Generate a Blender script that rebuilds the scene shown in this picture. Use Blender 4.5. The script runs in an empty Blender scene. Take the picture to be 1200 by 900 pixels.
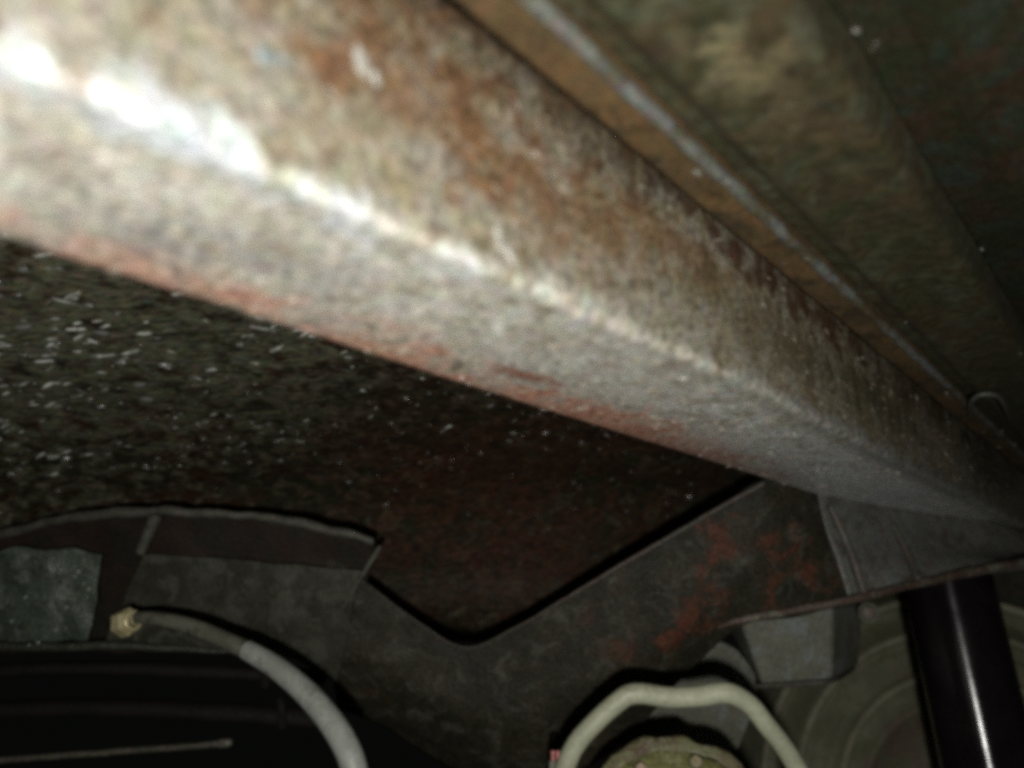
import bpy, math, random
from mathutils import Vector, Matrix, noise
random.seed(7)
sc = bpy.context.scene

# ------------------------------------------------------------------ camera
PITCH = math.atan(0.3)
cp, sp = math.cos(PITCH), math.sin(PITCH)
cam_d = bpy.data.cameras.new('camera')
cam = bpy.data.objects.new('camera', cam_d)
sc.collection.objects.link(cam)
cam_d.sensor_width = 36.0
cam_d.lens = 27.0
cam_d.clip_start = 0.01
cam_d.clip_end = 50.0
cam.rotation_euler = (math.pi / 2 + PITCH, 0, 0)
cam_d.dof.use_dof = True
cam_d.dof.focus_distance = 0.62
cam_d.dof.aperture_fstop = 3.3
sc.camera = cam

# ------------------------------------------------------------------ world (night under the car)
w = bpy.data.worlds.new('World')
sc.world = w
w.use_nodes = True
w.node_tree.nodes['Background'].inputs[0].default_value = (0.85, 1.0, 0.82, 1)
w.node_tree.nodes['Background'].inputs[1].default_value = 0.0025

# ------------------------------------------------------------------ the phone's flash, just under the lens
ld = bpy.data.lights.new('phone_flash', 'SPOT')
ld.energy = 17.0
ld.color = (1.0, 0.98, 0.93)
ld.shadow_soft_size = 0.010
ld.spot_size = math.radians(160)
ld.spot_blend = 1.0
lamp = bpy.data.objects.new('phone_flash', ld)
sc.collection.objects.link(lamp)
LAMP = Vector((0.002, -0.10, -0.058))
lamp.location = LAMP
lamp.rotation_euler = Vector((0.05, 1.0, 0.22)).to_track_quat('-Z', 'Y').to_euler()

sc.view_settings.view_transform = 'Standard'
sc.view_settings.look = 'None'
sc.view_settings.exposure = 0.0
sc.view_settings.gamma = 1.0
sc.cycles.filter_width = 4.8
sc.cycles.max_bounces = 4
sc.cycles.use_denoising = False
sc.cycles.sample_clamp_direct = 8.0
sc.cycles.sample_clamp_indirect = 2.0

# ------------------------------------------------------------------ geometry helpers
HEAD = math.atan2(0.761, 0.648)          # heading of the car's length axis
RU = Matrix.Rotation(HEAD, 4, 'Z')

def car(u, v, z):
    return RU @ Vector((u, v, z))

def P(px, py, d):
    """a point seen at (px, py) of the 1200x900 photo, d metres in front of the lens"""
    x = (px - 600) / 900 * d
    zc = (450 - py) / 900 * d
    return Vector((x, d * cp - zc * sp, d * sp + zc * cp))

def root(name, label, cat, loc, rot=0.0, group=None):
    o = bpy.data.objects.new(name, None)
    sc.collection.objects.link(o)
    o.empty_display_size = 0.02
    o.location = loc
    o.rotation_euler = (0, 0, rot)
    o['label'] = label
    o['category'] = cat
    if group:
        o['group'] = group
    return o

def inv_of(o):
    if o is None:
        return Matrix.Identity(4)
    m = Matrix.Translation(o.location) @ o.rotation_euler.to_matrix().to_4x4()
    if o.parent:
        return m.inverted() @ inv_of(o.parent)
    return m.inverted()

def part(name, geo, mat, parent, smooth=True, label=None, kind=None):
    vs, fs = geo
    im = inv_of(parent)
    me = bpy.data.meshes.new(name)
    me.from_pydata([im @ Vector(v) for v in vs], [], fs)
    me.materials.append(mat)
    for p in me.polygons:
        p.use_smooth = smooth
    me.update()
    o = bpy.data.objects.new(name, me)
    sc.collection.objects.link(o)
    o.parent = parent
    if label:
        o['label'] = label
    if kind:
        o['kind'] = kind
    return o

def solid(o, t, offset=-1.0, bevel=0.0):
    m = o.modifiers.new('thick', 'SOLIDIFY')
    m.thickness = t
    m.offset = offset
    if bevel:
        b = o.modifiers.new('bev', 'BEVEL')
        b.width = bevel
        b.segments = 2
    return o

def cr(p0, p1, p2, p3, t):
    t2, t3 = t * t, t * t * t
    return 0.5 * ((2 * p1) + (p2 - p0) * t + (2 * p0 - 5 * p1 + 4 * p2 - p3) * t2 + (3 * p1 - p0 - 3 * p2 + p3) * t3)

def spline(pts, n):
    """n+1 samples of a Catmull-Rom curve through pts (Vectors)"""
    m = len(pts) - 1
    out = []
    for i in range(n + 1):
        s = i / n * m
        k = min(int(s), m - 1)
        t = s - k
        g = lambda j: pts[max(0, min(m, j))]
        out.append(cr(g(k - 1), g(k), g(k + 1), g(k + 2), t))
    return out

def grid_faces(nx, ny, close=False):
    fs = []
    for i in range(nx - 1):
        for j in range(ny - 1 if not close else ny):
            j2 = (j + 1) % ny
            fs.append((i * ny + j, i * ny + j2, (i + 1) * ny + j2, (i + 1) * ny + j))
    return fs

def rough_pts(vs, amp, scale, amp2=0.0, scale2=60.0):
    out = []
    for v in vs:
        v = Vector(v)
        n = noise.noise_vector(v * scale)
        v2 = v + n * amp
        if amp2:
            v2 += noise.noise_vector(v * scale2 + Vector((3, 1, 7))) * amp2
        out.append(v2)
    return out

def patch(cols, nx=60, ny=24, amp=0.0008, scale=18):
    """smooth sheet through columns of (px, py, depth) control points"""
    cols = [spline([P(*p) for p in c], ny) for c in cols]
    rows = [spline([c[j] for c in cols], nx) for j in range(ny + 1)]
    vs = [rows[j][i] for i in range(nx + 1) for j in range(ny + 1)]
    return rough_pts(vs, amp, scale), grid_faces(nx + 1, ny + 1)

def sweep(pts, radii, n=60, seg=14, flat=1.0, amp=0.0, caps=True, up=None):
    """tube along a curve; radii interpolated, flat squeezes it in the up direction"""
    pts = [Vector(p) for p in pts]
    c = spline(pts, n)
    rr = [r.x for r in spline([Vector((r, 0, 0)) for r in radii], n)] if isinstance(radii, (list, tuple)) else [radii] * (n + 1)
    vs = []
    nrm = None
    for i, p in enumerate(c):
        t = (c[min(i + 1, n)] - c[max(i - 1, 0)]).normalized()
        if nrm is None:
            a = up or Vector((0, 0, 1))
            if abs(a.dot(t)) > 0.95:
                a = Vector((1, 0, 0))
            nrm = (a - t * a.dot(t)).normalized()
        else:
            nrm = (nrm - t * nrm.dot(t)).normalized()
        b = t.cross(nrm)
        for k in range(seg):
            a = 2 * math.pi * k / seg
            vs.append(p + (nrm * math.cos(a) * flat + b * math.sin(a)) * rr[i])
    fs = grid_faces(n + 1, seg, True)
    if caps:
        fs = fs + [tuple(range(seg - 1, -1, -1)), tuple(range(n * seg, (n + 1) * seg))]
    if amp:
        vs = rough_pts(vs, amp, 45)
    return vs, fs

def lathe(prof, origin, axis, seg=96, closed=False):
    axis = Vector(axis).normalized()
    a = Vector((0, 0, 1))
    if abs(a.dot(axis)) > 0.9:
        a = Vector((1, 0, 0))
    e1 = (a - axis * a.dot(axis)).normalized()
    e2 = axis.cross(e1)
    vs = []
    for k in range(seg):
        t = 2 * math.pi * k / seg
        d = e1 * math.cos(t) + e2 * math.sin(t)
        for (r, h) in prof:
            vs.append(Vector(origin) + d * r + axis * h)
    m = len(prof)
    fs = []
    for k in range(seg):
        k2 = (k + 1) % seg
        for j in range(m - 1):
            fs.append((k * m + j, k2 * m + j, k2 * m + j + 1, k * m + j + 1))
    return vs, fs

def hexa(f, b):
    """closed box from four front and four back corners (same order)"""
    vs = [P(*p) for p in f] + [P(*p) for p in b]
    return vs, [(0, 1, 2, 3), (7, 6, 5, 4), (0, 4, 5, 1), (1, 5, 6, 2), (2, 6, 7, 3), (3, 7, 4, 0)]

def domes(list_of, seg=8):
    """many low domes / chips: (centre, normal, direction, half length, half width, height)"""
    vs, fs = [], []
    for (c, n, d, a, b, h) in list_of:
        n = n.normalized()
        d = (d - n * d.dot(n)).normalized()
        e = n.cross(d)
        b0 = len(vs)
        k1 = [random.uniform(0.75, 1.25) for _ in range(seg)]
        for ring, (rr, hh) in enumerate(((1.0, -0.25), (0.86, 0.45), (0.5, 0.86))):
            for k in range(seg):
                t = 2 * math.pi * k / seg
                vs.append(c + (d * math.cos(t) * a + e * math.sin(t) * b) * rr * k1[k] + n * h * hh)
        vs.append(c + n * h)
        for ring in range(2):
            for k in range(seg):
                k2 = (k + 1) % seg
                fs.append((b0 + ring * seg + k, b0 + ring * seg + k2, b0 + (ring + 1) * seg + k2, b0 + (ring + 1) * seg + k))
        for k in range(seg):
            fs.append((b0 + 2 * seg + k, b0 + 2 * seg + (k + 1) % seg, b0 + 3 * seg))
    return vs, fs

# ------------------------------------------------------------------ materials
def grime(name, c1, c2, c3=None, sc1=14, sc3=30, rough=(0.5, 0.8), bump=0.4, grain=0.5, gscale=420, chroma=0.06,
          spots=(), spec=0.5, bdist=0.002, metal=0.0, c3t=(0.5, 0.62), bscale=260, streak=0.0, coat=0.0):
    m = bpy.data.materials.new(name)
    m.use_nodes = True
    nt = m.node_tree
    N, L = nt.nodes, nt.links
    bs = N['Principled BSDF']
    tc = N.new('ShaderNodeTexCoord')
    co = tc.outputs['Object']
    cs = co
    if streak:
        mp = N.new('ShaderNodeMapping')
        mp.vector_type = 'POINT'
        mp.inputs['Rotation'].default_value = (0, 0, HEAD)
        L.new(co, mp.inputs['Vector'])
        m2 = N.new('ShaderNodeVectorMath'); m2.operation = 'MULTIPLY'
        L.new(mp.outputs[0], m2.inputs[0]); m2.inputs[1].default_value = (streak, 1, 1)
        cs = m2.outputs[0]
    def nz(scale, detail=5, rgh=0.6, dist=0.0, co=co):
        n = N.new('ShaderNodeTexNoise')
        n.inputs['Scale'].default_value = scale
        n.inputs['Detail'].default_value = detail
        n.inputs['Roughness'].default_value = rgh
        n.inputs['Distortion'].default_value = dist
        L.new(co, n.inputs['Vector'])
        return n
    def rng(sock, a, b, c=0.0, d=1.0):
        r = N.new('ShaderNodeMapRange')
        r.interpolation_type = 'SMOOTHSTEP'
        r.inputs[1].default_value, r.inputs[2].default_value = a, b
        r.inputs[3].default_value, r.inputs[4].default_value = c, d
        L.new(sock, r.inputs[0])
        return r.outputs[0]
    def mix(f, a, b, typ='MIX'):
        x = N.new('ShaderNodeMix')
        x.data_type = 'RGBA'
        x.blend_type = typ
        for s, val in ((0, f), (6, a), (7, b)):
            if hasattr(val, 'node'):
                L.new(val, x.inputs[s])
            elif s == 0:
                x.inputs[0].default_value = val
            else:
                x.inputs[s].default_value = (*val, 1)
        return x.outputs[2]
    n1 = nz(sc1, 6, 0.65, 0.4)
    col = mix(rng(n1.outputs[0], 0.36, 0.64), c1, c2)
    if c3:
        n3 = nz(sc3, 7, 0.7, 0.8)
        col = mix(rng(n3.outputs[0], *c3t), col, c3)
    nd = nz(48, 5, 0.62, 0.5)
    for (cen, rad, colr, strength, *nm_) in spots:
        nm = nm_[0] if nm_ else 5.5
        s = N.new('ShaderNodeVectorMath'); s.operation = 'SUBTRACT'
        L.new(co, s.inputs[0]); s.inputs[1].default_value = cen
        q = N.new('ShaderNodeVectorMath'); q.operation = 'DIVIDE'
        L.new(s.outputs[0], q.inputs[0]); q.inputs[1].default_value = rad
        ln = N.new('ShaderNodeVectorMath'); ln.operation = 'LENGTH'
        L.new(q.outputs[0], ln.inputs[0])
        ma = N.new('ShaderNodeMath'); ma.operation = 'MULTIPLY_ADD'
        L.new(nd.outputs[0], ma.inputs[0]); ma.inputs[1].default_value = nm
        L.new(ln.outputs[1], ma.inputs[2])
        col = mix(rng(ma.outputs[0], 0.5 * nm + 1.25, 0.5 * nm + 0.05, 0.0, strength), col, colr)
    ng = nz(gscale, 3, 0.75, 0.0, cs)
    if grain:
        col = mix(1.0, col, rng(ng.outputs[0], 0.25, 0.75, 1 - grain, 1 + grain), 'MULTIPLY')
    if chroma:
        ck = min(0.6, chroma * 14)
        nc = nz(gscale * 0.45, 3, 0.7)
        sep = N.new('ShaderNodeVectorMath'); sep.operation = 'MULTIPLY_ADD'
        L.new(nc.outputs[1], sep.inputs[0])
        sep.inputs[1].default_value = (2 * ck,) * 3
        sep.inputs[2].default_value = (1 - ck,) * 3
        col = mix(1.0, col, sep.outputs[0], 'MULTIPLY')
    L.new(col, bs.inputs['Base Color'])
    nr = nz(sc1 * 4, 3)
    L.new(rng(nr.outputs[0], 0.3, 0.7, *rough), bs.inputs['Roughness'])
    bs.inputs['Specular IOR Level'].default_value = spec
    bs.inputs['Metallic'].default_value = metal
    bs.inputs['Coat Weight'].default_value = coat
    bs.inputs['Coat Roughness'].default_value = 0.13
    if bump:
        nb = nz(bscale, 3, 0.7, 0.0, cs)
        b = N.new('ShaderNodeBump')
        b.inputs['Strength'].default_value = bump
        b.inputs['Distance'].default_value = bdist
        L.new(nb.outputs[0], b.inputs['Height'])
        L.new(b.outputs[0], bs.inputs['Normal'])
    return m

def plain(name, c, rough, spec=0.5, metal=0.0, coat=0.0):
    m = bpy.data.materials.new(name)
    m.use_nodes = True
    bs = m.node_tree.nodes['Principled BSDF']
    bs.inputs['Base Color'].default_value = (*c, 1)
    bs.inputs['Roughness'].default_value = rough
    bs.inputs['Specular IOR Level'].default_value = spec
    bs.inputs['Metallic'].default_value = metal
    bs.inputs['Coat Weight'].default_value = coat
    return m

def pan_at(px, py, z):
    r = P(px, py, 1.0)
    return r * (z / r.z)
FLOOR_O = Vector((0.3, 0.05, 0.2))
def floor_loc(p):
    return RU.inverted() @ p - FLOOR_O
RAIL_Y = (0.179, 0.281)
HB = 0.12
ORI = Vector((0.0, 0.0, 0.0))
RED = (0.52, 0.235, 0.145)
BRN = (0.145, 0.080, 0.040)
GRY = (0.34, 0.35, 0.34)
rail_spots_side = [
    ((0.16, 0.179, 0.175), (0.06, 0.06, 0.034), BRN, 0.85, 4.0),
    ((0.24, 0.179, 0.168), (0.08, 0.06, 0.032), BRN, 0.8, 4.0),
    ((0.33, 0.179, 0.18), (0.07, 0.06, 0.024), BRN, 0.8),
    ((0.35, 0.179, 0.226), (1.0, 0.06, 0.040), (0.045, 0.028, 0.014), 0.95, 2.6),  # shade under the floor, put into the wall colour as a dark band
    ((0.12, 0.179, 0.20), (0.10, 0.06, 0.03), BRN, 0.7),
    ((0.45, 0.179, 0.165), (0.16, 0.06, 0.03), (0.11, 0.088, 0.048), 0.8, 3.0),
    ((0.65, 0.179, 0.165), (0.18, 0.06, 0.035), (0.062, 0.055, 0.028), 0.95, 2.6),
    ((0.50, 0.179, 0.20), (0.16, 0.06, 0.016), (0.07, 0.035, 0.018), 0.9),
    ((0.80, 0.179, 0.20), (0.22, 0.06, 0.03), (0.07, 0.055, 0.026), 0.9, 3.0),
    ((1.10, 0.179, 0.18), (0.22, 0.06, 0.04), (0.05, 0.042, 0.022), 0.9, 3.0),
]
rail_spots_bot = [
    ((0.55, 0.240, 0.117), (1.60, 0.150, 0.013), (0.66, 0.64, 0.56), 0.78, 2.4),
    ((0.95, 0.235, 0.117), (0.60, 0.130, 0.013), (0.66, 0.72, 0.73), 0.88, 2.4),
    ((0.06, 0.183, 0.122), (0.14, 0.012, 0.012), (0.42, 0.46, 0.49), 0.8),  # bluish highlight on the ridge, put into the colour
    ((0.78, 0.166, 0.122), (0.50, 0.016, 0.012), (0.15, 0.15, 0.135), 0.85, 2.4),  # ridge colour darkened here so its highlight fades out
    ((0.12, 0.280, 0.12), (0.07, 0.040, 0.03), RED, 0.68, 3.6),
    ((0.225, 0.270, 0.12), (0.075, 0.030, 0.03), RED, 0.77, 3.6),
    ((0.30, 0.280, 0.12), (0.07, 0.030, 0.03), RED, 0.59, 3.6),
    ((0.39, 0.274, 0.12), (0.12, 0.042, 0.03), RED, 0.81, 3.6),
    ((0.49, 0.274, 0.12), (0.17, 0.042, 0.03), RED, 0.77, 3.6),
    ((0.60, 0.278, 0.12), (0.20, 0.038, 0.03), (0.32, 0.19, 0.15), 0.7, 3.6),
    ((0.30, 0.245, 0.12), (0.026, 0.012, 0.02), (0.24, 0.09, 0.055), 0.8),
    ((0.13, 0.225, 0.12), (0.045, 0.022, 0.02), (0.22, 0.22, 0.22), 0.5),
    ((0.10, 0.242, 0.12), (0.03, 0.014, 0.02), (0.18, 0.18, 0.19), 0.55),
]
OFF = Vector((0.0, 0.23, HB))
def off(sp_, o):
    return [(tuple(Vector(c) - o), *rest) for (c, *rest) in sp_]
M = {}
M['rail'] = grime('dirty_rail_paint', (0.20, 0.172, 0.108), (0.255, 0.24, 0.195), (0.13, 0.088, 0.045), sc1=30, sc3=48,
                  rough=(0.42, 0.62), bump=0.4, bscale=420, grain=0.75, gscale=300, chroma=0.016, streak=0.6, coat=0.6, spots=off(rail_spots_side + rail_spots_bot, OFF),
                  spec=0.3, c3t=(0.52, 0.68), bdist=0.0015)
M['flake'] = grime('pale_grit', (0.30, 0.28, 0.23), (0.52, 0.50, 0.45), sc1=60, rough=(0.4, 0.6), bump=0, chroma=0, grain=0)
M['pan'] = grime('olive_floor_paint', (0.030, 0.031, 0.013), (0.044, 0.032, 0.015), (0.050, 0.053, 0.030), sc1=30, sc3=40, streak=0.45, spots=[(tuple(floor_loc(pan_at(872, 72, 0.209))), (0.040, 0.013, 0.02), (0.15, 0.13, 0.07), 0.75), (tuple(floor_loc(pan_at(940, 130, 0.209))), (0.05, 0.02, 0.02), (0.075, 0.055, 0.028), 0.5)],
                 rough=(0.45, 0.7), bump=0.5, grain=0.5, gscale=200, chroma=0.015)
M['pan_dark'] = grime('dark_undercoat', (0.015, 0.020, 0.009), (0.027, 0.018, 0.010), (0.020, 0.027, 0.018), sc1=22,
                      rough=(0.5, 0.75), spec=0.25, bump=0.6, grain=0.6, chroma=0.035)
M['lip'] = grime('blue_grey_edge', (0.13, 0.14, 0.135), (0.075, 0.068, 0.045), (0.07, 0.05, 0.025), sc1=28, rough=(0.4, 0.6), bump=0.5)
M['bead'] = grime('brown_bead', (0.11, 0.066, 0.027), (0.068, 0.046, 0.021), (0.038, 0.028, 0.015), sc1=20,
                  rough=(0.35, 0.6), bump=0.4, grain=0.5, chroma=0.03, spec=0.6)
M['panel'] = grime('black_rusty_panel', (0.020, 0.020, 0.011), (0.032, 0.016, 0.009), (0.070, 0.070, 0.044), sc1=11, sc3=34, streak=0.4, c3t=(0.5, 0.72),
                   spec=0.2, rough=(0.5, 0.75), bump=1.0, grain=0.85, gscale=240, chroma=0.04, bscale=170, spots=[((-0.16, 0.0, 0.10), (0.34, 0.40, 0.3), (0.11, 0.11, 0.072), 0.85), ((0.36, 0.0, 0.05), (0.20, 0.20, 0.2), (0.060, 0.021, 0.011), 0.5)])
M['drop'] = plain('water_drop', (0.12, 0.12, 0.11), 0.25, 0.8, 0.0, 0.3)

M['scale'] = grime('brown_scale', (0.17, 0.13, 0.085), (0.25, 0.22, 0.17), sc1=60, rough=(0.5, 0.7), bump=0, chroma=0, grain=0)
M['white'] = grime('white_splash', (0.46, 0.46, 0.44), (0.34, 0.32, 0.27), sc1=60, rough=(0.3, 0.5), bump=0.2, chroma=0)
M['bluegrey'] = grime('blue_grey_dirt', (0.20, 0.24, 0.26), (0.14, 0.16, 0.17), sc1=60, rough=(0.5, 0.7), bump=0.3, chroma=0.01)
M['bluedim'] = grime('blue_dim', (0.10, 0.12, 0.125), (0.06, 0.065, 0.06), sc1=60, rough=(0.5, 0.7), bump=0.3)
M['wire'] = grime('pale_wire', (0.08, 0.092, 0.072), (0.055, 0.055, 0.042), sc1=60, rough=(0.5, 0.7), bump=0.2, chroma=0)
M['flake_grey'] = grime('pale_glint_flakes', (0.09, 0.095, 0.075), (0.42, 0.43, 0.39), sc1=90, rough=(0.3, 0.5), bump=0, chroma=0, grain=0)
M['flake_dim'] = grime('dim_grit', (0.07, 0.07, 0.055), (0.20, 0.21, 0.18), sc1=100, rough=(0.3, 0.5), bump=0, chroma=0, grain=0)
M['arm_edge'] = grime('worn_edge', (0.05, 0.048, 0.036), (0.065, 0.045, 0.035), sc1=40, rough=(0.5, 0.7), bump=0.5)
M['gusset'] = grime('grey_gusset', (0.15, 0.155, 0.14), (0.115, 0.115, 0.098), (0.085, 0.07, 0.058), sc1=25, sc3=40, rough=(0.45, 0.7), bump=0.6, grain=0.6)
M['gap_fill'] = grime('gap_shade', (0.009, 0.006, 0.004), (0.016, 0.010, 0.006), sc1=30, rough=(0.8, 0.95), bump=0.6, spec=0.1)  # near-black colour that stands for shade in the gap
M['flange'] = grime('rusty_flange', (0.06, 0.035, 0.025), (0.08, 0.06, 0.045), (0.13, 0.12, 0.09), sc1=50, rough=(0.5, 0.7), bump=0.5)
M['rib'] = grime('rib_paint', (0.075, 0.075, 0.06), (0.06, 0.05, 0.04), sc1=40, rough=(0.5, 0.7), bump=0.4)
M['rim'] = grime('dusty_rim', (0.066, 0.066, 0.050), (0.042, 0.038, 0.028), sc1=50, rough=(0.55, 0.8), bump=0.6)
M['web'] = grime('web_paint', (0.014, 0.013, 0.009), (0.022, 0.013, 0.009), sc1=30, spec=0.2, rough=(0.5, 0.7), bump=0.6, chroma=0.015)
M['plate'] = grime('plate_paint', (0.034, 0.034, 0.024), (0.020, 0.020, 0.013), (0.052, 0.052, 0.040), sc1=24, spec=0.2, rough=(0.5, 0.75), bump=0.5, chroma=0.015)
M['green'] = grime('green_scabby', (0.056, 0.074, 0.054), (0.030, 0.038, 0.028), (0.10, 0.112, 0.092), sc1=50, sc3=60, rough=(0.35, 0.6), bump=1.0, chroma=0.02, bscale=150)
M['sill'] = grime('sill_paint', (0.026, 0.030, 0.020), (0.040, 0.040, 0.030), sc1=60, rough=(0.4, 0.6), bump=0.8, chroma=0.015)
M['bar'] = grime('black_bar', (0.009, 0.009, 0.008), (0.014, 0.012, 0.010), sc1=30, rough=(0.7, 0.9), spec=0.2, bump=0.5, chroma=0.01)
M['rod'] = grime('dull_rod', (0.07, 0.066, 0.05), (0.05, 0.045, 0.033), sc1=50, rough=(0.4, 0.6), bump=0.4)
M['drop_bright'] = plain('wet_scab', (0.30, 0.34, 0.30), 0.2)
M['bracket'] = grime('grey_bracket', (0.14, 0.145, 0.11), (0.10, 0.10, 0.074), (0.16, 0.175, 0.165), sc1=22, rough=(0.5, 0.75), bump=0.4, chroma=0.015)
M['tyre'] = grime('dusty_rubber', (0.19, 0.19, 0.13), (0.145, 0.135, 0.09), (0.125, 0.14, 0.08), sc1=14, rough=(0.65, 0.9), bump=0.4, chroma=0.02, spec=0.25)
M['tyre_rib'] = grime('rib_highlight', (0.30, 0.30, 0.21), (0.22, 0.21, 0.145), sc1=16, rough=(0.65, 0.9), bump=0.4, chroma=0.02, spec=0.25)  # lighter copy of the tyre colour, painted highlights on the ribs
M['hub'] = grime('dusty_hub', (0.13, 0.14, 0.08), (0.14, 0.10, 0.075), sc1=20, rough=(0.5, 0.8), bump=0.4)
M['gloss'] = grime('gloss_black', (0.008, 0.006, 0.008), (0.011, 0.008, 0.009), sc1=20, rough=(0.19, 0.25), bump=0.02, chroma=0.0, spec=1.0)
nt_ = M['gloss'].node_tree
tg = nt_.nodes.new('ShaderNodeTangent'); tg.direction_type = 'RADIAL'; tg.axis = 'Z'
nt_.links.new(tg.outputs[0], nt_.nodes['Principled BSDF'].inputs['Tangent'])
nt_.nodes['Principled BSDF'].inputs['Anisotropic'].default_value = 0.95
nt_.nodes['Principled BSDF'].inputs['Anisotropic Rotation'].default_value = 0.25
M['hose'] = grime('grey_rubber', (0.12, 0.122, 0.092), (0.08, 0.082, 0.06), (0.05, 0.05, 0.036), sc3=70, sc1=40, rough=(0.45, 0.65), bump=0.2, chroma=0, grain=0.15)
M['sleeve'] = grime('pale_sleeve', (0.27, 0.285, 0.255), (0.20, 0.215, 0.19), (0.13, 0.135, 0.11), sc3=60, c3t=(0.55, 0.72), sc1=40, rough=(0.4, 0.6), bump=0.2, chroma=0, grain=0.15)
M['brass'] = grime('brass', (0.60, 0.54, 0.33), (0.44, 0.38, 0.20), sc1=60, rough=(0.3, 0.45), bump=0.0, chroma=0.0, grain=0.15, metal=0.3)
M['cream'] = grime('cream_coating', (0.36, 0.37, 0.27), (0.29, 0.30, 0.21), (0.18, 0.175, 0.115), c3t=(0.56, 0.74), sc1=40, sc3=55, rough=(0.45, 0.65), bump=0.2, chroma=0, grain=0.15)
M['moss'] = grime('yellow_green_grime', (0.19, 0.20, 0.06), (0.13, 0.125, 0.05), (0.22, 0.22, 0.11), sc1=30, sc3=60, rough=(0.6, 0.8), bump=0.7, chroma=0.02)
M['mossrim'] = grime('rim_grime', (0.14, 0.145, 0.065), (0.09, 0.06, 0.035), (0.17, 0.17, 0.11), sc1=50, sc3=70, rough=(0.5, 0.8), bump=0.7, chroma=0.02)
M['boltpale'] = grime('pale_bolt', (0.22, 0.20, 0.12), (0.16, 0.14, 0.08), sc1=60, rough=(0.4, 0.6), bump=0.3)
M['pink'] = grime('pink_plug', (0.50, 0.20, 0.19), (0.42, 0.16, 0.15), sc1=60, rough=(0.4, 0.6), bump=0.1, chroma=0)

# ------------------------------------------------------------------ frame rail
rail = root('frame_rail', 'grey and brown rusty box frame rail running diagonally across the picture', 'frame rail', car(0.0, 0.23, HB), HEAD)
def arc(cy, cz, r, a0, a1, n):
    return [(cy + r * math.cos(a0 + (a1 - a0) * i / n), cz + r * math.sin(a0 + (a1 - a0) * i / n)) for i in range(n + 1)]
v0, v1 = RAIL_Y
sec = []
top = 0.234
def lin(a, b, n):
    return [(a[0] + (b[0] - a[0]) * i / n, a[1] + (b[1] - a[1]) * i / n) for i in range(n)]
sec += lin((v1, top), (v1, HB + 0.005), 8)
sec += arc(v1 - 0.004, HB + 0.004, 0.004, 0, -math.pi / 2, 4)[:-1]
sec += lin((v1 - 0.004, HB), (v0 + 0.0045, HB), 30)
sec += arc(v0 + 0.0045, HB + 0.0045, 0.0045, -math.pi / 2, -math.pi, 8)[:-1]
sec += lin((v0, HB + 0.0045), (v0, top - 0.014), 26)
sec += arc(v0 + 0.014, top - 0.014, 0.014, math.pi, math.pi / 2, 8)[:-1]
sec += lin((v0 + 0.014, top), (v1, top), 6)
NU = 420
def widen(u):
    t = max(0.0, min(1.0, (u - 0.02) / 0.40))
    return 0.016 * t * t * (3 - 2 * t)
vs = []
for i in range(NU + 1):
    u = -0.25 + 1.62 * i / NU
    for (v, z) in sec:
        p = Vector((u, v, z))
        d = noise.noise_vector(p * 7) * 0.0006
        p = p + Vector((0, d.y - widen(u) * min(1.0, (v1 - v) / (v1 - v0)), d.z))
        vs.append(RU @ p)
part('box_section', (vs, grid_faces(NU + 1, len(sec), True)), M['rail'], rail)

X = Vector((1, 0, 0))
def grit(n, lo, hi, seed):
    random.seed(seed)
    out = []
    while len(out) < n:
        u = random.uniform(-0.05, 1.25)
        if random.random() < 0.6:
            v = random.uniform(v0 + 0.012, v1 - 0.004)
            c = car(u, v - widen(u) * (v1 - v) / (v1 - v0), HB); nn = Vector((0, 0, -1))
        else:
            c = car(u, v0 - widen(u), random.uniform(HB + 0.012, top - 0.03)); nn = car(0, -1, 0)
        if noise.noise(c * 14 + Vector((seed, 0, 0))) < random.uniform(-0.5, 0.5):
            continue
        if u > 0.5 and random.random() < 0.6:
            continue
        a = random.uniform(lo, hi) * random.choice((0.6, 0.8, 1, 1, 1.3))
        out.append((c, nn + noise.random_unit_vector() * 0.35, X + noise.random_unit_vector() * 0.4, a * random.uniform(1.6, 3.0), a * 0.55, a * 0.4))
    return out
part('pale_grit', domes(grit(190, 0.0004, 0.0012, 3)), M['flake'], rail, kind='stuff')
part('rust_scale', domes(grit(420, 0.0008, 0.0020, 5)), M['scale'], rail, kind='stuff')
# splashes of white paint and a lump of mud on the side of the rail
def splash(name, mat, items, label):
    part(name, domes(items, 12), mat, rail, label=label)
side_n = car(0, -1, 0)
def side_at(px, py):
    """point of the rail's side wall seen at that pixel"""
    r = P(px, py, 1.0)
    vv = RU.inverted() @ r
    t = v0 / vv.y
    for _ in range(6):
        t = (v0 - widen(vv.x * t)) / vv.y
    return r * t
def bottom_at(px, py):
    r = P(px, py, 1.0)
    return r * (HB / r.z)
dn = Vector((0, 0, -1))
splash('paint_splash', M['white'], [
    (side_at(424, 74), side_n, car(0.5, 0, -1), 0.0066, 0.0032, 0.0007),
    (side_at(441, 92), side_n, car(0.3, 0, -1), 0.0040, 0.0020, 0.0006)], 'white splash of paint on the side of the rail')
splash('paint_splash', M['white'], [
    (side_at(586, 283), side_n, car(0.35, 0, -1), 0.006, 0.0018, 0.0006),
    (side_at(598, 299), side_n, car(0.55, 0, -1), 0.0046, 0.0016, 0.0006)], 'short pale scratch near the edge of the rail')
splash('mud_lump', M['bluegrey'], [
    (side_at(311, 66), side_n, car(1, 0, 0.1), 0.0042, 0.0024, 0.002),
    (side_at(333, 71), side_n, car(1, 0, 0.1), 0.0022, 0.0012, 0.001)], 'small blue grey lump of mud')

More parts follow.
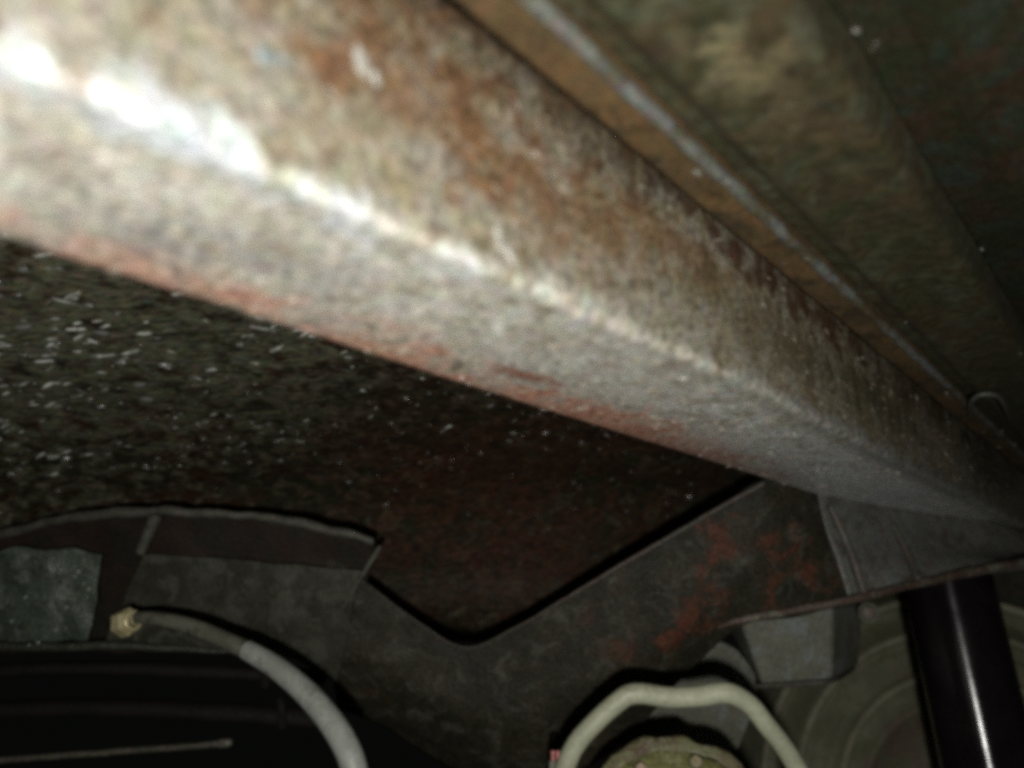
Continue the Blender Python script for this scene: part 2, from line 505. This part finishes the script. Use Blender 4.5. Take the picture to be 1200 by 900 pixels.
# ------------------------------------------------------------------ body floor above the rail
floor = root('floor_pan', 'dark olive pressed steel body floor with ribs above the rail', 'floor pan', car(0.3, 0.05, 0.2), HEAD)
floor_inv = inv_of(floor)
def loft(prof, ua, ub, n, amp=0.0008, scale=14, amp2=0.0003):
    vs = []
    for i in range(n + 1):
        u = ua + (ub - ua) * i / n
        for (v, z) in prof:
            p = Vector((u, v, z))
            d = noise.noise_vector(p * scale) * amp + noise.noise_vector(p * 75) * amp2
            vs.append(RU @ (p + Vector((0, d.y, d.z))))
    return vs, grid_faces(n + 1, len(prof))
def dense(pts, step=0.004):
    out = []
    for a, b in zip(pts[:-1], pts[1:]):
        n = max(1, int(math.hypot(b[0] - a[0], b[1] - a[1]) / step))
        out += lin(a, b, n)
    return out + [pts[-1]]
# pressed panel beside the bead, with a shallow second rib
pr = dense([(0.066, 0.236), (0.069, 0.214), (0.072, 0.209), (0.103, 0.209), (0.108, 0.207), (0.112, 0.203), (0.116, 0.203),
            (0.119, 0.206), (0.122, 0.209), (0.1315, 0.209)], 0.003)
o = part('pressed_panel', loft(pr, -0.25, 1.6, 320), M['pan'], floor)
solid(o, 0.0015, 1)
# raised bead: hangs below the floor, rounded lower edges
bd = [(0.131, 0.222), (0.131, 0.204)] + arc(0.136, 0.2035, 0.005, math.pi, 1.5 * math.pi, 6) + \
     arc(0.1495, 0.2035, 0.005, 1.5 * math.pi, 2 * math.pi, 5) + [(0.1545, 0.24), (0.1545, 0.62)]
part('bead', loft(bd, -0.25, 1.6, 320, 0.0009, 12), M['bead'], floor, label='brown rounded bead pressed along the floor edge')
part('highlight_lip', sweep([car(u_, 0.1330, 0.2005) for u_ in (-0.25, 0.2, 0.6, 1.0, 1.6)], 0.0034, 260, 8, amp=0.0007), M['lip'], floor, label='blue grey strip added as the highlight along the bead')  # the bead's bluish highlight put in as a coloured strip
pd = dense([(-0.75, 0.245), (-0.3, 0.24), (-0.02, 0.238), (0.01, 0.232), (0.018, 0.228), (0.034, 0.228), (0.042, 0.233), (0.0665, 0.2365)], 0.006)
part('recessed_panel', loft(pd, -0.25, 1.6, 240, 0.0016, 10), M['pan_dark'], floor, label='black green undercoated recessed panel')
part('gap_shade', loft(dense([(0.152, 0.236), (0.165, 0.246), (0.185, 0.250), (0.24, 0.252)], 0.006), -0.25, 1.6, 300, 0.003, 22, 0.001), M['gap_fill'], floor, label='dark brown strip added as shade in the gap over the rail')  # dark strip added to give the gap its shade
# cavity over the rail, and the back end of the floor
part('cavity_roof', loft(dense([(0.154, 0.62), (0.55, 0.62)], 0.05), -0.25, 1.6, 12, 0), M['pan_dark'], floor)
def quad(a, b, c, d, n=8):
    vs = []
    for i in range(n + 1):
        for j in range(n + 1):
            s, t = i / n, j / n
            vs.append((Vector(a) * (1 - s) + Vector(b) * s) * (1 - t) + (Vector(d) * (1 - s) + Vector(c) * s) * t)
    return rough_pts(vs, 0.002, 9), grid_faces(n + 1, n + 1)
part('end_panel', quad(car(1.55, -0.75, 0.30), car(1.55, 0.30, 0.30), car(1.60, 0.30, -0.1), car(1.60, -0.75, -0.1)), M['pan_dark'], floor)
# a bent wire clip on the floor
def pan_at(px, py, z):
    r = P(px, py, 1.0)
    return r * (z / r.z)
clip = [(1138, 490), (1137, 474), (1146, 464), (1160, 462), (1171, 466), (1178, 478), (1184, 492)]
part('wire_clip', sweep([pan_at(x, y, 0.200 if i_ in (0, len(clip) - 1) else 0.191) for i_, (x, y) in enumerate(clip)], 0.0022, 40, 8), M['wire'], floor, label='pale bent wire clip hanging under the floor')
random.seed(11)
fl = []
for i in range(110):
    u, v = random.uniform(0.1, 1.1), random.uniform(0.0, 0.146)
    z = 0.236 if v < 0.067 else (0.2085 if v < 0.127 else 0.198)
    a = random.uniform(0.0006, 0.0018)
    fl.append((car(u, v, z), dn + noise.random_unit_vector() * 0.3, X + noise.random_unit_vector() * 0.5, a * 1.5, a * 0.8, a * 0.6))
part('pale_grit', domes(fl), M['flake_dim'], floor, kind='stuff')

# ------------------------------------------------------------------ black rusty panel on the far side of the rail
panel = root('underbody_panel', 'black rust speckled wet sheet metal panel below the rail', 'body panel', car(0.3, 0.6, 0.1), HEAD)
pp = [Vector((v, z, 0)) for v, z in ((0.255, 0.215), (0.42, 0.205), (0.60, 0.19), (0.78, 0.165), (0.92, 0.125), (1.03, 0.06), (1.10, 0.0), (1.25, -0.03), (1.7, -0.04))]
pp = [(p.x, p.y) for p in spline(pp, 110)]
def bend(u, v):
    s_ = max(0.0, min(1.0, (u - 0.25) / 0.85))
    s_ = s_ * s_ * (3 - 2 * s_)
    return 0.255 + (v - 0.255) * (1 - 0.68 * s_)
g_ = loft(pp, -0.75, 1.6, 300, 0.004, 9, 0.0012)
iv = RU.inverted()
vs_ = []
for q in g_[0]:
    q = iv @ q
    vs_.append(RU @ Vector((q.x, bend(q.x, q.y), q.z)))
part('sheet', (vs_, g_[1]), M['panel'], panel)
def panel_z(v):
    for a, b in zip(pp[:-1], pp[1:]):
        if a[0] <= v <= b[0]:
            t = (v - a[0]) / max(1e-6, b[0] - a[0])
            return a[1] + (b[1] - a[1]) * t, (b[1] - a[1]) / max(1e-6, b[0] - a[0])
    return None, 0
random.seed(21)
dr = []
while len(dr) < 480:
    u, v = random.uniform(-0.35, 1.0), random.uniform(0.32, 0.98)
    z, sl = panel_z(v)
    if z is None:
        continue
    pw = Vector((u, v, z))
    if noise.noise(pw * 9) < random.uniform(-0.45, 0.6) - (0.25 if u < 0.25 else 0):
        continue
    d = noise.noise_vector(pw * 9) * 0.004
    n = RU @ Vector((0, sl, -1))
    big = (2.0 if u < 0.3 else 1.35)
    a = random.choice((0.0005, 0.0007, 0.0009, 0.0012, 0.0016)) * random.uniform(0.8, 1.2) * big
    dr.append((RU @ Vector((u, bend(u, v + d.y), z + d.z)), n + noise.random_unit_vector() * 0.5, X + noise.random_unit_vector() * 0.5, a * random.uniform(1.2, 2.6), a * 0.7, a * 0.8))
sf = []
random.seed(23)
while len(sf) < 640:
    u, v = random.triangular(-0.15, 0.75, 0.14), random.uniform(0.34, 0.90)
    z, sl = panel_z(v)
    pw = Vector((u, v, z))
    if noise.noise(pw * 12 + Vector((5, 5, 5))) < random.uniform(-0.3, 0.4):
        continue
    d = noise.noise_vector(pw * 9) * 0.004
    a = random.choice((0.0005, 0.0007, 0.001, 0.0012, 0.0017)) * (2.0 if u < 0.32 else 1.2)
    sf.append((RU @ Vector((u, bend(u, v + d.y), z + d.z)), RU @ Vector((0, sl, -1)) + noise.random_unit_vector() * 0.5, Vector((1, 0, 0.25)) + noise.random_unit_vector() * 0.5, a * random.uniform(1.4, 3.6), a * 0.6, a * 0.4))
part('glint_flakes', domes(sf, 9), M['flake_grey'], panel, kind='stuff', label='pale flakes coloured to stand for wet glints')  # pale flake colour stands for specular glints on the wet sheet
part('water_drops', domes(dr, 9), M['drop'], panel, kind='stuff', label='bright glinting water drops')

# ------------------------------------------------------------------ crossmember at the bottom left and centre, rising to the rail
cm = root('crossmember', 'black painted crossmember with a dip in its top edge and rust on its right arm', 'crossmember', P(540, 900, 0.80))
cmo = Vector(cm.location)
def sp_px(px, py, d, rx, rz, col, a):
    return (tuple(P(px, py, d) - cmo), (rx / 900 * d, 0.05, rz / 900 * d), col, a)
RST = (0.078, 0.030, 0.017)
arm_spots = [sp_px(845, 640, 0.76, 22, 26, RST, 1.0), sp_px(832, 685, 0.76, 20, 30, RST, 1.0), sp_px(815, 722, 0.76, 24, 20, RST, 1.0),
             sp_px(785, 748, 0.76, 22, 16, RST, 0.9), sp_px(925, 645, 0.76, 26, 22, RST, 0.85), sp_px(950, 672, 0.765, 26, 16, RST, 0.9),
             sp_px(905, 692, 0.765, 12, 22, RST, 0.9), sp_px(720, 760, 0.765, 24, 18, RST, 0.5), sp_px(690, 722, 0.77, 14, 16, RST, 0.4),
             sp_px(430, 815, 0.79, 20, 10, RST, 0.3),
             ]
M['arm'] = grime('black_paint_worn', (0.017, 0.017, 0.011), (0.030, 0.025, 0.015), (0.062, 0.062, 0.048), c3t=(0.5, 0.7), sc1=22, sc3=46,
                 rough=(0.45, 0.7), bump=0.8, grain=0.75, chroma=0.03, spec=0.18, spots=arm_spots)
body_cols = [
    [(380, 645, .80), (380, 700, .80), (385, 760, .79), (395, 830, .83)],
    [(432, 684, .80), (435, 735, .79), (437, 790, .79), (448, 850, .83)],
    [(490, 728, .79), (490, 770, .785), (492, 820, .785), (500, 885, .83)],
    [(545, 758, .785), (547, 800, .78), (552, 850, .78), (560, 915, .82)],
    [(600, 737, .78), (605, 790, .775), (610, 850, .775), (615, 915, .81)],
    [(660, 702, .775), (665, 760, .77), (670, 820, .77), (675, 905, .80)],
    [(720, 666, .77), (725, 725, .765), (730, 790, .765), (735, 865, .79)],
    [(780, 631, .765), (787, 690, .76), (795, 745, .76), (800, 795, .78)],
    [(840, 596, .765), (850, 640, .76), (860, 690, .76), (868, 735, .77)],
    [(900, 562, .765), (915, 610, .76), (925, 660, .765), (935, 722, .77)],
    [(960, 572, .80), (970, 620, .79), (985, 660, .785), (1000, 706, .78)],
    [(1040, 584, .90), (1050, 630, .87), (1060, 660, .845), (1075, 686, .82)],
    [(1120, 598, .99), (1130, 640, .95), (1140, 655, .90), (1150, 670, .86)],
    [(1240, 636, 1.08), (1240, 653, 1.03), (1240, 656, .97), (1240, 656, .90)]]
o = part('body', patch(body_cols[:11], 130, 36, 0.0018, 14), M['arm'], cm)
solid(o, 0.004)
gus = [[(p[0] - 2, p[1], p[2] - 0.002) for p in body_cols[10]]] + body_cols[11:]
o = part('gusset', patch(gus, 40, 30, 0.0015, 14), M['gusset'], cm, label='dull grey gusset joining the arm to the rail')
solid(o, 0.004)
# thin folded lip along the top edge of the arm
lip = [(432, 686, .797), (490, 729, .787), (545, 759, .782), (600, 738, .777), (660, 703, .772), (720, 667, .767), (780, 632, .762), (840, 597, .762), (896, 566, .757)]
part('lip', sweep([P(*p) for p in lip], [0.0006, 0.0008, 0.001, 0.0012, 0.0018, 0.0024, 0.0026, 0.0026, 0.0024], 120, 8, amp=0.0006), M['arm_edge'], cm)
# lower flange under the arm, it runs on to the right
fln = [(838, 737, .770), (852, 732, .765), (868, 727, .76), (935, 715, .765), (1000, 702, .77), (1075, 684, .81), (1150, 668, .85), (1240, 654, .89)]
part('flange', sweep([P(*p) for p in fln], [0.0015, 0.0025, .0034, .004, .0042, .0042, .005, .005], 120, 10, amp=0.0011), M['flange'], cm, label='thin rust brown flange under the arm')
# two stiffening ribs pressed into the bracket
for a in ([(972, 592, .79), (990, 630, .78), (1003, 665, .775), (1012, 694, .772)], [(1040, 606, .885), (1056, 632, .86), (1068, 658, .84), (1076, 680, .815)]):
    part('rib', sweep([P(*p) for p in a], [0.003, 0.0042, 0.0042, 0.004], 30, 10, amp=0.0004), M['rib'], cm)
# left end: rim, web, plates
rim = [(-60, 645, .80), (0, 627, .79), (60, 611, .785), (120, 603, .78), (200, 599, .775), (300, 606, .775), (380, 619, .775), (438, 634, .78)]
part('rim', sweep([P(*p) for p in rim], [0.004, .0052, .0046, .0055, .005, .0042, .0048, .004], 200, 10, amp=0.0026), M['rim'], cm, label='pale dusty rounded rim')
web = [[(-60, 642, .81), (-60, 690, .815), (-60, 765, .82)], [(100, 603, .80), (100, 670, .81), (100, 765, .815)],
       [(200, 600, .79), (200, 670, .80), (200, 765, .81)], [(330, 610, .79), (330, 670, .80), (330, 765, .81)], [(440, 634, .795), (430, 680, .805), (400, 765, .81)]]
o = part('web', patch(web, 90, 30, 0.0024, 32), M['web'], cm)
solid(o, 0.003)
plate = [[(168, 650, .785), (148, 695, .78), (124, 752, .778)], [(250, 654, .78), (240, 700, .775), (235, 760, .775)],
         [(330, 660, .78), (330, 705, .775), (330, 768, .78)], [(432, 668, .785), (414, 705, .778), (395, 800, .79)]]
o = part('plate', patch(plate, 90, 40, 0.0026, 30), M['plate'], cm)
solid(o, 0.006)
part('corner_fold', sweep([P(446, 640, .772), P(424, 675, .772), P(396, 722, .772)], [0.003, 0.0024, 0.001], 24, 8, amp=0.0005), M['rim'], cm)
part('strut', sweep([P(184, 604, .77), P(174, 625, .77), P(164, 648, .772)], [0.0068, 0.006, 0.005], 20, 10, amp=0.0008), M['rim'], cm)
grn = [[(-60, 650, .79), (-60, 700, .79), (-60, 752, .79)], [(40, 642, .785), (38, 700, .783), (36, 752, .785)], [(118, 650, .79), (112, 700, .788), (104, 750, .79)]]
o = part('green_plate', patch(grn, 80, 40, 0.0034, 42), M['green'], cm, label='dull green scabby plate at the left edge')
solid(o, 0.008)
part('sill', sweep([P(-60, 757, .775), P(60, 758, .772), P(150, 757, .772), P(280, 764, .775)], [0.007, 0.0065, 0.0065, 0.003], 60, 10, flat=0.7, amp=0.0012), M['sill'], cm)
random.seed(31)
gl = []
for (x, y) in [(70, 672), (88, 676), (98, 684), (104, 690), (60, 668), (102, 700), (34, 756), (45, 753), (84, 757), (30, 700), (78, 712), (96, 722), (14, 728), (72, 668), (66, 738), (92, 670)]:
    a = random.uniform(0.0010, 0.0022)
    gl.append((P(x, y, .779 if y < 745 else .766), Vector((0, -1, -0.1)) + noise.random_unit_vector() * 0.3, X + Vector((0, 0, 1)), a * 1.2, a * 0.6, a * 0.7))
part('glint_drops', domes(gl, 9), M['drop_bright'], cm, kind='stuff')

# ------------------------------------------------------------------ bars in the dark under the crossmember
for i, (y0, y1, lab, r) in enumerate(((776, 784, 'upper of two black horizontal leaf bars under the green plate', 0.015), (822, 832, 'lower of two black horizontal leaf bars above the thin rod', 0.019))):
    b = root('leaf_bar', lab, 'bar', P(150, (y0 + y1) / 2 + 5, 0.86), 0, 'black bars under the crossmember')
    o = part('bar', sweep([P(-80, y0 + 14, .86), P(130, y0 + 7, .86), P(380, y1 + 10, .87)], r, 40, 12, flat=0.55, amp=0.0012), M['bar'], b)
    part('clamp', sweep([P(308 + 20 * i, y0 - 2, .85), P(310 + 20 * i, y0 + 8, .845), P(311 + 20 * i, y1 + 20, .85)], 0.005, 16, 10, flat=1.0, amp=0.0006), M['bar'], b)
rod = root('brake_rod', 'thin dull metal rod at the bottom left corner', 'rod', P(140, 885, 0.72))
part('shaft', sweep([P(-60, 897, .72), P(40, 888, .72), P(150, 880, .72), P(262, 871, .72)], 0.0029, 60, 10, amp=0.0006), M['rod'], rod)
part('tip', sweep([P(256, 871.5, .72), P(266, 870.5, .72), P(272, 870, .72)], [0.004, 0.0042, 0.0025], 12, 10), M['rod'], rod)

# ------------------------------------------------------------------ box bracket, plate and bolt below the arm
bb = root('box_bracket', 'grey box shaped steel bracket under the rusty flange', 'bracket', P(930, 800, 0.85))
o = part('box', hexa([(868, 728, .83), (976, 712, .83), (976, 797, .83), (893, 802, .83)], [(850, 728, .95), (1012, 706, .93), (1006, 779, .93), (886, 800, .95)]), M['bracket'], bb, smooth=False)
o.modifiers.new('bev', 'BEVEL').width = 0.0025
o = part('backing_plate', patch([[(740, 770, .88), (735, 820, .88), (730, 880, .88)], [(830, 752, .88), (825, 820, .88), (822, 890, .88)], [(864, 762, .885), (888, 806, .885), (864, 880, .885)]], 30, 20, 0.001), M['bracket'], bb)
solid(o, 0.006)
part('edge', sweep([P(888, 804, .828), P(930, 802, .826), P(976, 797, .826), P(1000, 783, .91)], 0.0026, 30, 8), M['rim'], bb)
bo = root('bolt', 'small rusty bolt head beside the box bracket', 'bolt', P(1018, 726, 0.86))
ax = (P(1018, 722, .85) - P(1018, 722, .86)).normalized()
part('head', lathe([(0, 0.008), (0.007, 0.008), (0.0082, 0.006), (0.0082, 0)], P(1018, 718, .85), ax, 6), M['flange'], bo, smooth=False)
part('washer', lathe([(0.0, 0.0), (0.011, 0.0), (0.011, -0.003), (0.0, -0.003)], P(1018, 718, .85), ax, 24), M['bracket'], bo)

# ------------------------------------------------------------------ tyre behind
ty = root('wheel', 'dusty olive grey tyre sidewall behind the black shock absorber', 'wheel', P(1140, 1205, 1.2))
D = 1.18
px = D / 900
axis = (Vector((-0.16, -1.0, 0.05))).normalized()
prof = [(268, -170), (264, -60), (256, -26), (246, -8), (242, 10), (234, 14), (228, -14), (221, -8), (212, 6), (206, 12), (202, 26), (196, 24), (190, -4), (184, 2), (176, 8), (164, 6), (157, 4), (153, 24), (147, 22), (141, -6), (138, 2), (128, 0), (120, -3)]
part('tyre', lathe([(r * px, h * px) for r, h in prof], P(1140, 950, D), axis, 160), M['tyre'], ty)
for rr_ in (238, 199, 150):
    part('sidewall_rib', lathe([((rr_ + dx) * px, (dh_) * px) for dx, dh_ in ((6, -4), (5, 22), (2, 30), (-2, 30), (-5, 22), (-6, -4))], P(1140, 950, D), axis, 140), M['tyre_rib'], ty)
rimp = [(122, -4), (118, 2), (112, 0), (106, -8), (70, -12), (40, -10), (36, -2), (0, -2)]
part('rim', lathe([(r * px, h * px) for r, h in rimp], P(1140, 950, D), axis, 96), M['hub'], ty)

# ------------------------------------------------------------------ shock absorber
sh = root('shock_absorber', 'glossy black shock absorber tube at the right edge', 'shock absorber', P(1165, 930, 0.76))
a, b = P(1109, 674, .935), P(1166, 930, .855)
axs = (b - a).normalized()
Ls = (b - a).length + 0.16
R = 0.049
tube = part('tube', ([Vector(v) + Vector(sh.location) for v in lathe([(R - 0.004, 0), (R, 0.004), (R, Ls * 0.5), (R, Ls)], (0, 0, 0), (0, 0, 1), 96)[0]],
                   lathe([(0, 0), (0, 0), (0, 0), (0, 0)], (0, 0, 0), (0, 0, 1), 96)[1]), M['gloss'], sh)
tube.location = a - Vector(sh.location)
tube.rotation_euler = axs.to_track_quat('Z', 'Y').to_euler()
part('top_cap', lathe([(0, -0.006), (R * 0.5, -0.006), (R * 0.55, -0.003), (R - 0.003, 0.001), (R - 0.003, 0.006)], a, axs, 64), M['bar'], sh)

eye = a + axs * (Ls + 0.02)
part('lower_eye', sweep([eye - Vector((0.035, 0, 0)), eye, eye + Vector((0.035, 0, 0))], 0.03, 12, 24), M['bar'], sh)

# ------------------------------------------------------------------ grey hose with brass nut
ho = root('brake_hose', 'grey rubber hose arching from a brass nut to the bottom edge', 'hose', P(425, 905, 0.56))
h1 = [(160, 724, .70), (185, 725, .69), (230, 736, .67), (292, 763, .645)]
h2 = [(288, 761, .645), (322, 781, .63), (358, 811, .61), (388, 846, .59), (408, 880, .575), (418, 915, .565), (424, 960, .55), (424, 1030, .54), (405, 1110, .54), (360, 1190, .58)]
part('hose', sweep([P(*p) for p in h1], [0.0052, 0.0060, 0.0068, 0.0074], 50, 18), M['hose'], ho)
part('sleeve', sweep([P(*p) for p in h2], [0.0078, 0.0086, 0.0093, 0.0097, 0.0098, 0.0098, 0.0098, 0.0098, 0.0098, 0.0098], 100, 18), M['sleeve'], ho, label='paler grey thicker sleeve of the hose')
c0, c1_ = P(141, 731, .712), P(166, 725, .70)
nax = (c1_ - c0).normalized()
nut = part('brass_nut', lathe([(0, 0), (0.0105, 0), (0.0128, 0.0025), (0.0128, 0.0125), (0.0108, 0.0155), (0.0085, 0.0155)], c0, nax, 6), M['brass'], ho, smooth=False, label='yellow brass hex nut')
part('collar', lathe([(0.0085, 0.0), (0.0096, 0.001), (0.0096, 0.003), (0.0085, 0.004), (0.006, 0.004)], c0 + nax * 0.0155, nax, 32), M['brass'], nut)
part('pipe_stub', sweep([c0 + nax * 0.001, c0 - nax * 0.012, c0 - nax * 0.02 + Vector((0, 0.03, 0)), c0 + Vector((-0.02, 0.075, 0))], 0.0045, 20, 10), M['bar'], ho)

# ------------------------------------------------------------------ round axle housing and cream pipe
dh = root('axle_housing', 'round yellow green axle housing cover at the bottom edge', 'axle housing', P(795, 1010, 0.62))
dax = Vector((0.05, -1.0, 0.28)).normalized()
dc = P(800, 1003, .60)
k = 0.60 / 900
def lumpy(g, a_):
    return rough_pts(g[0], a_, 40, a_ * 0.4, 120), g[1]
part('cover', lumpy(lathe([(0, 34 * k), (40 * k, 32 * k), (80 * k, 24 * k), (102 * k, 10 * k), (110 * k, 4 * k), (112 * k, 0)], dc, dax, 96), 0.004), M['moss'], dh)
part('rim', lumpy(lathe([(111 * k, 5 * k), (124 * k, 6 * k), (128 * k, 2 * k), (128 * k, -14 * k), (118 * k, -18 * k), (116 * k, -160 * k)], dc, dax, 96), 0.005), M['mossrim'], dh, label='grey brown rim of the cover')
e1 = (Vector((0, 0, 1)) - dax * dax.z).normalized()
e2 = dax.cross(e1)
for i in range(9):
    t = math.radians(-14 + 40 * i)
    q = dc + (e1 * math.cos(t) + e2 * math.sin(t)) * 100 * k + dax * 12 * k
    part('bolt_head', lathe([(0, 12 * k), (7 * k, 12 * k), (8.5 * k, 9 * k), (8.5 * k, -4 * k)], q, dax, 6), M['boltpale'], dh, smooth=False)
pi = root('brake_pipe', 'cream coated pipe bent in an arch over the round housing', 'pipe', P(795, 880, 0.6))
pth = [(700, 1050, .68), (664, 1012, .63), (650, 960, .60), (658, 915, .60), (674, 874, .60), (702, 842, .60), (726, 821, .60), (738, 814, .60), (754, 813, .60), (786, 817, .60), (818, 816, .60), (845, 812, .60), (862, 815, .60), (880, 827, .60), (896, 847, .60), (916, 872, .60), (938, 908, .60), (955, 960, .60), (940, 1020, .63), (895, 1055, .68)]
part('pipe', sweep([P(*p) for p in pth], 0.0076, 140, 18, amp=0.0004), M['cream'], pi)
pk = root('plug_connector', 'tiny pink ribbed plug at the foot of the cream pipe', 'plug', P(655, 900, 0.62))
for i in range(3):
    part('rib', sweep([P(648 + 6 * i, 880, .61), P(648 + 6 * i, 890, .61), P(648 + 6 * i, 897, .61)], 0.0016, 8, 8), M['pink'], pk)
part('base', hexa([(644, 892, .605), (668, 892, .605), (668, 915, .605), (644, 915, .605)], [(644, 892, .625), (668, 892, .625), (668, 915, .625), (644, 915, .625)]), M['bracket'], pk, smooth=False)
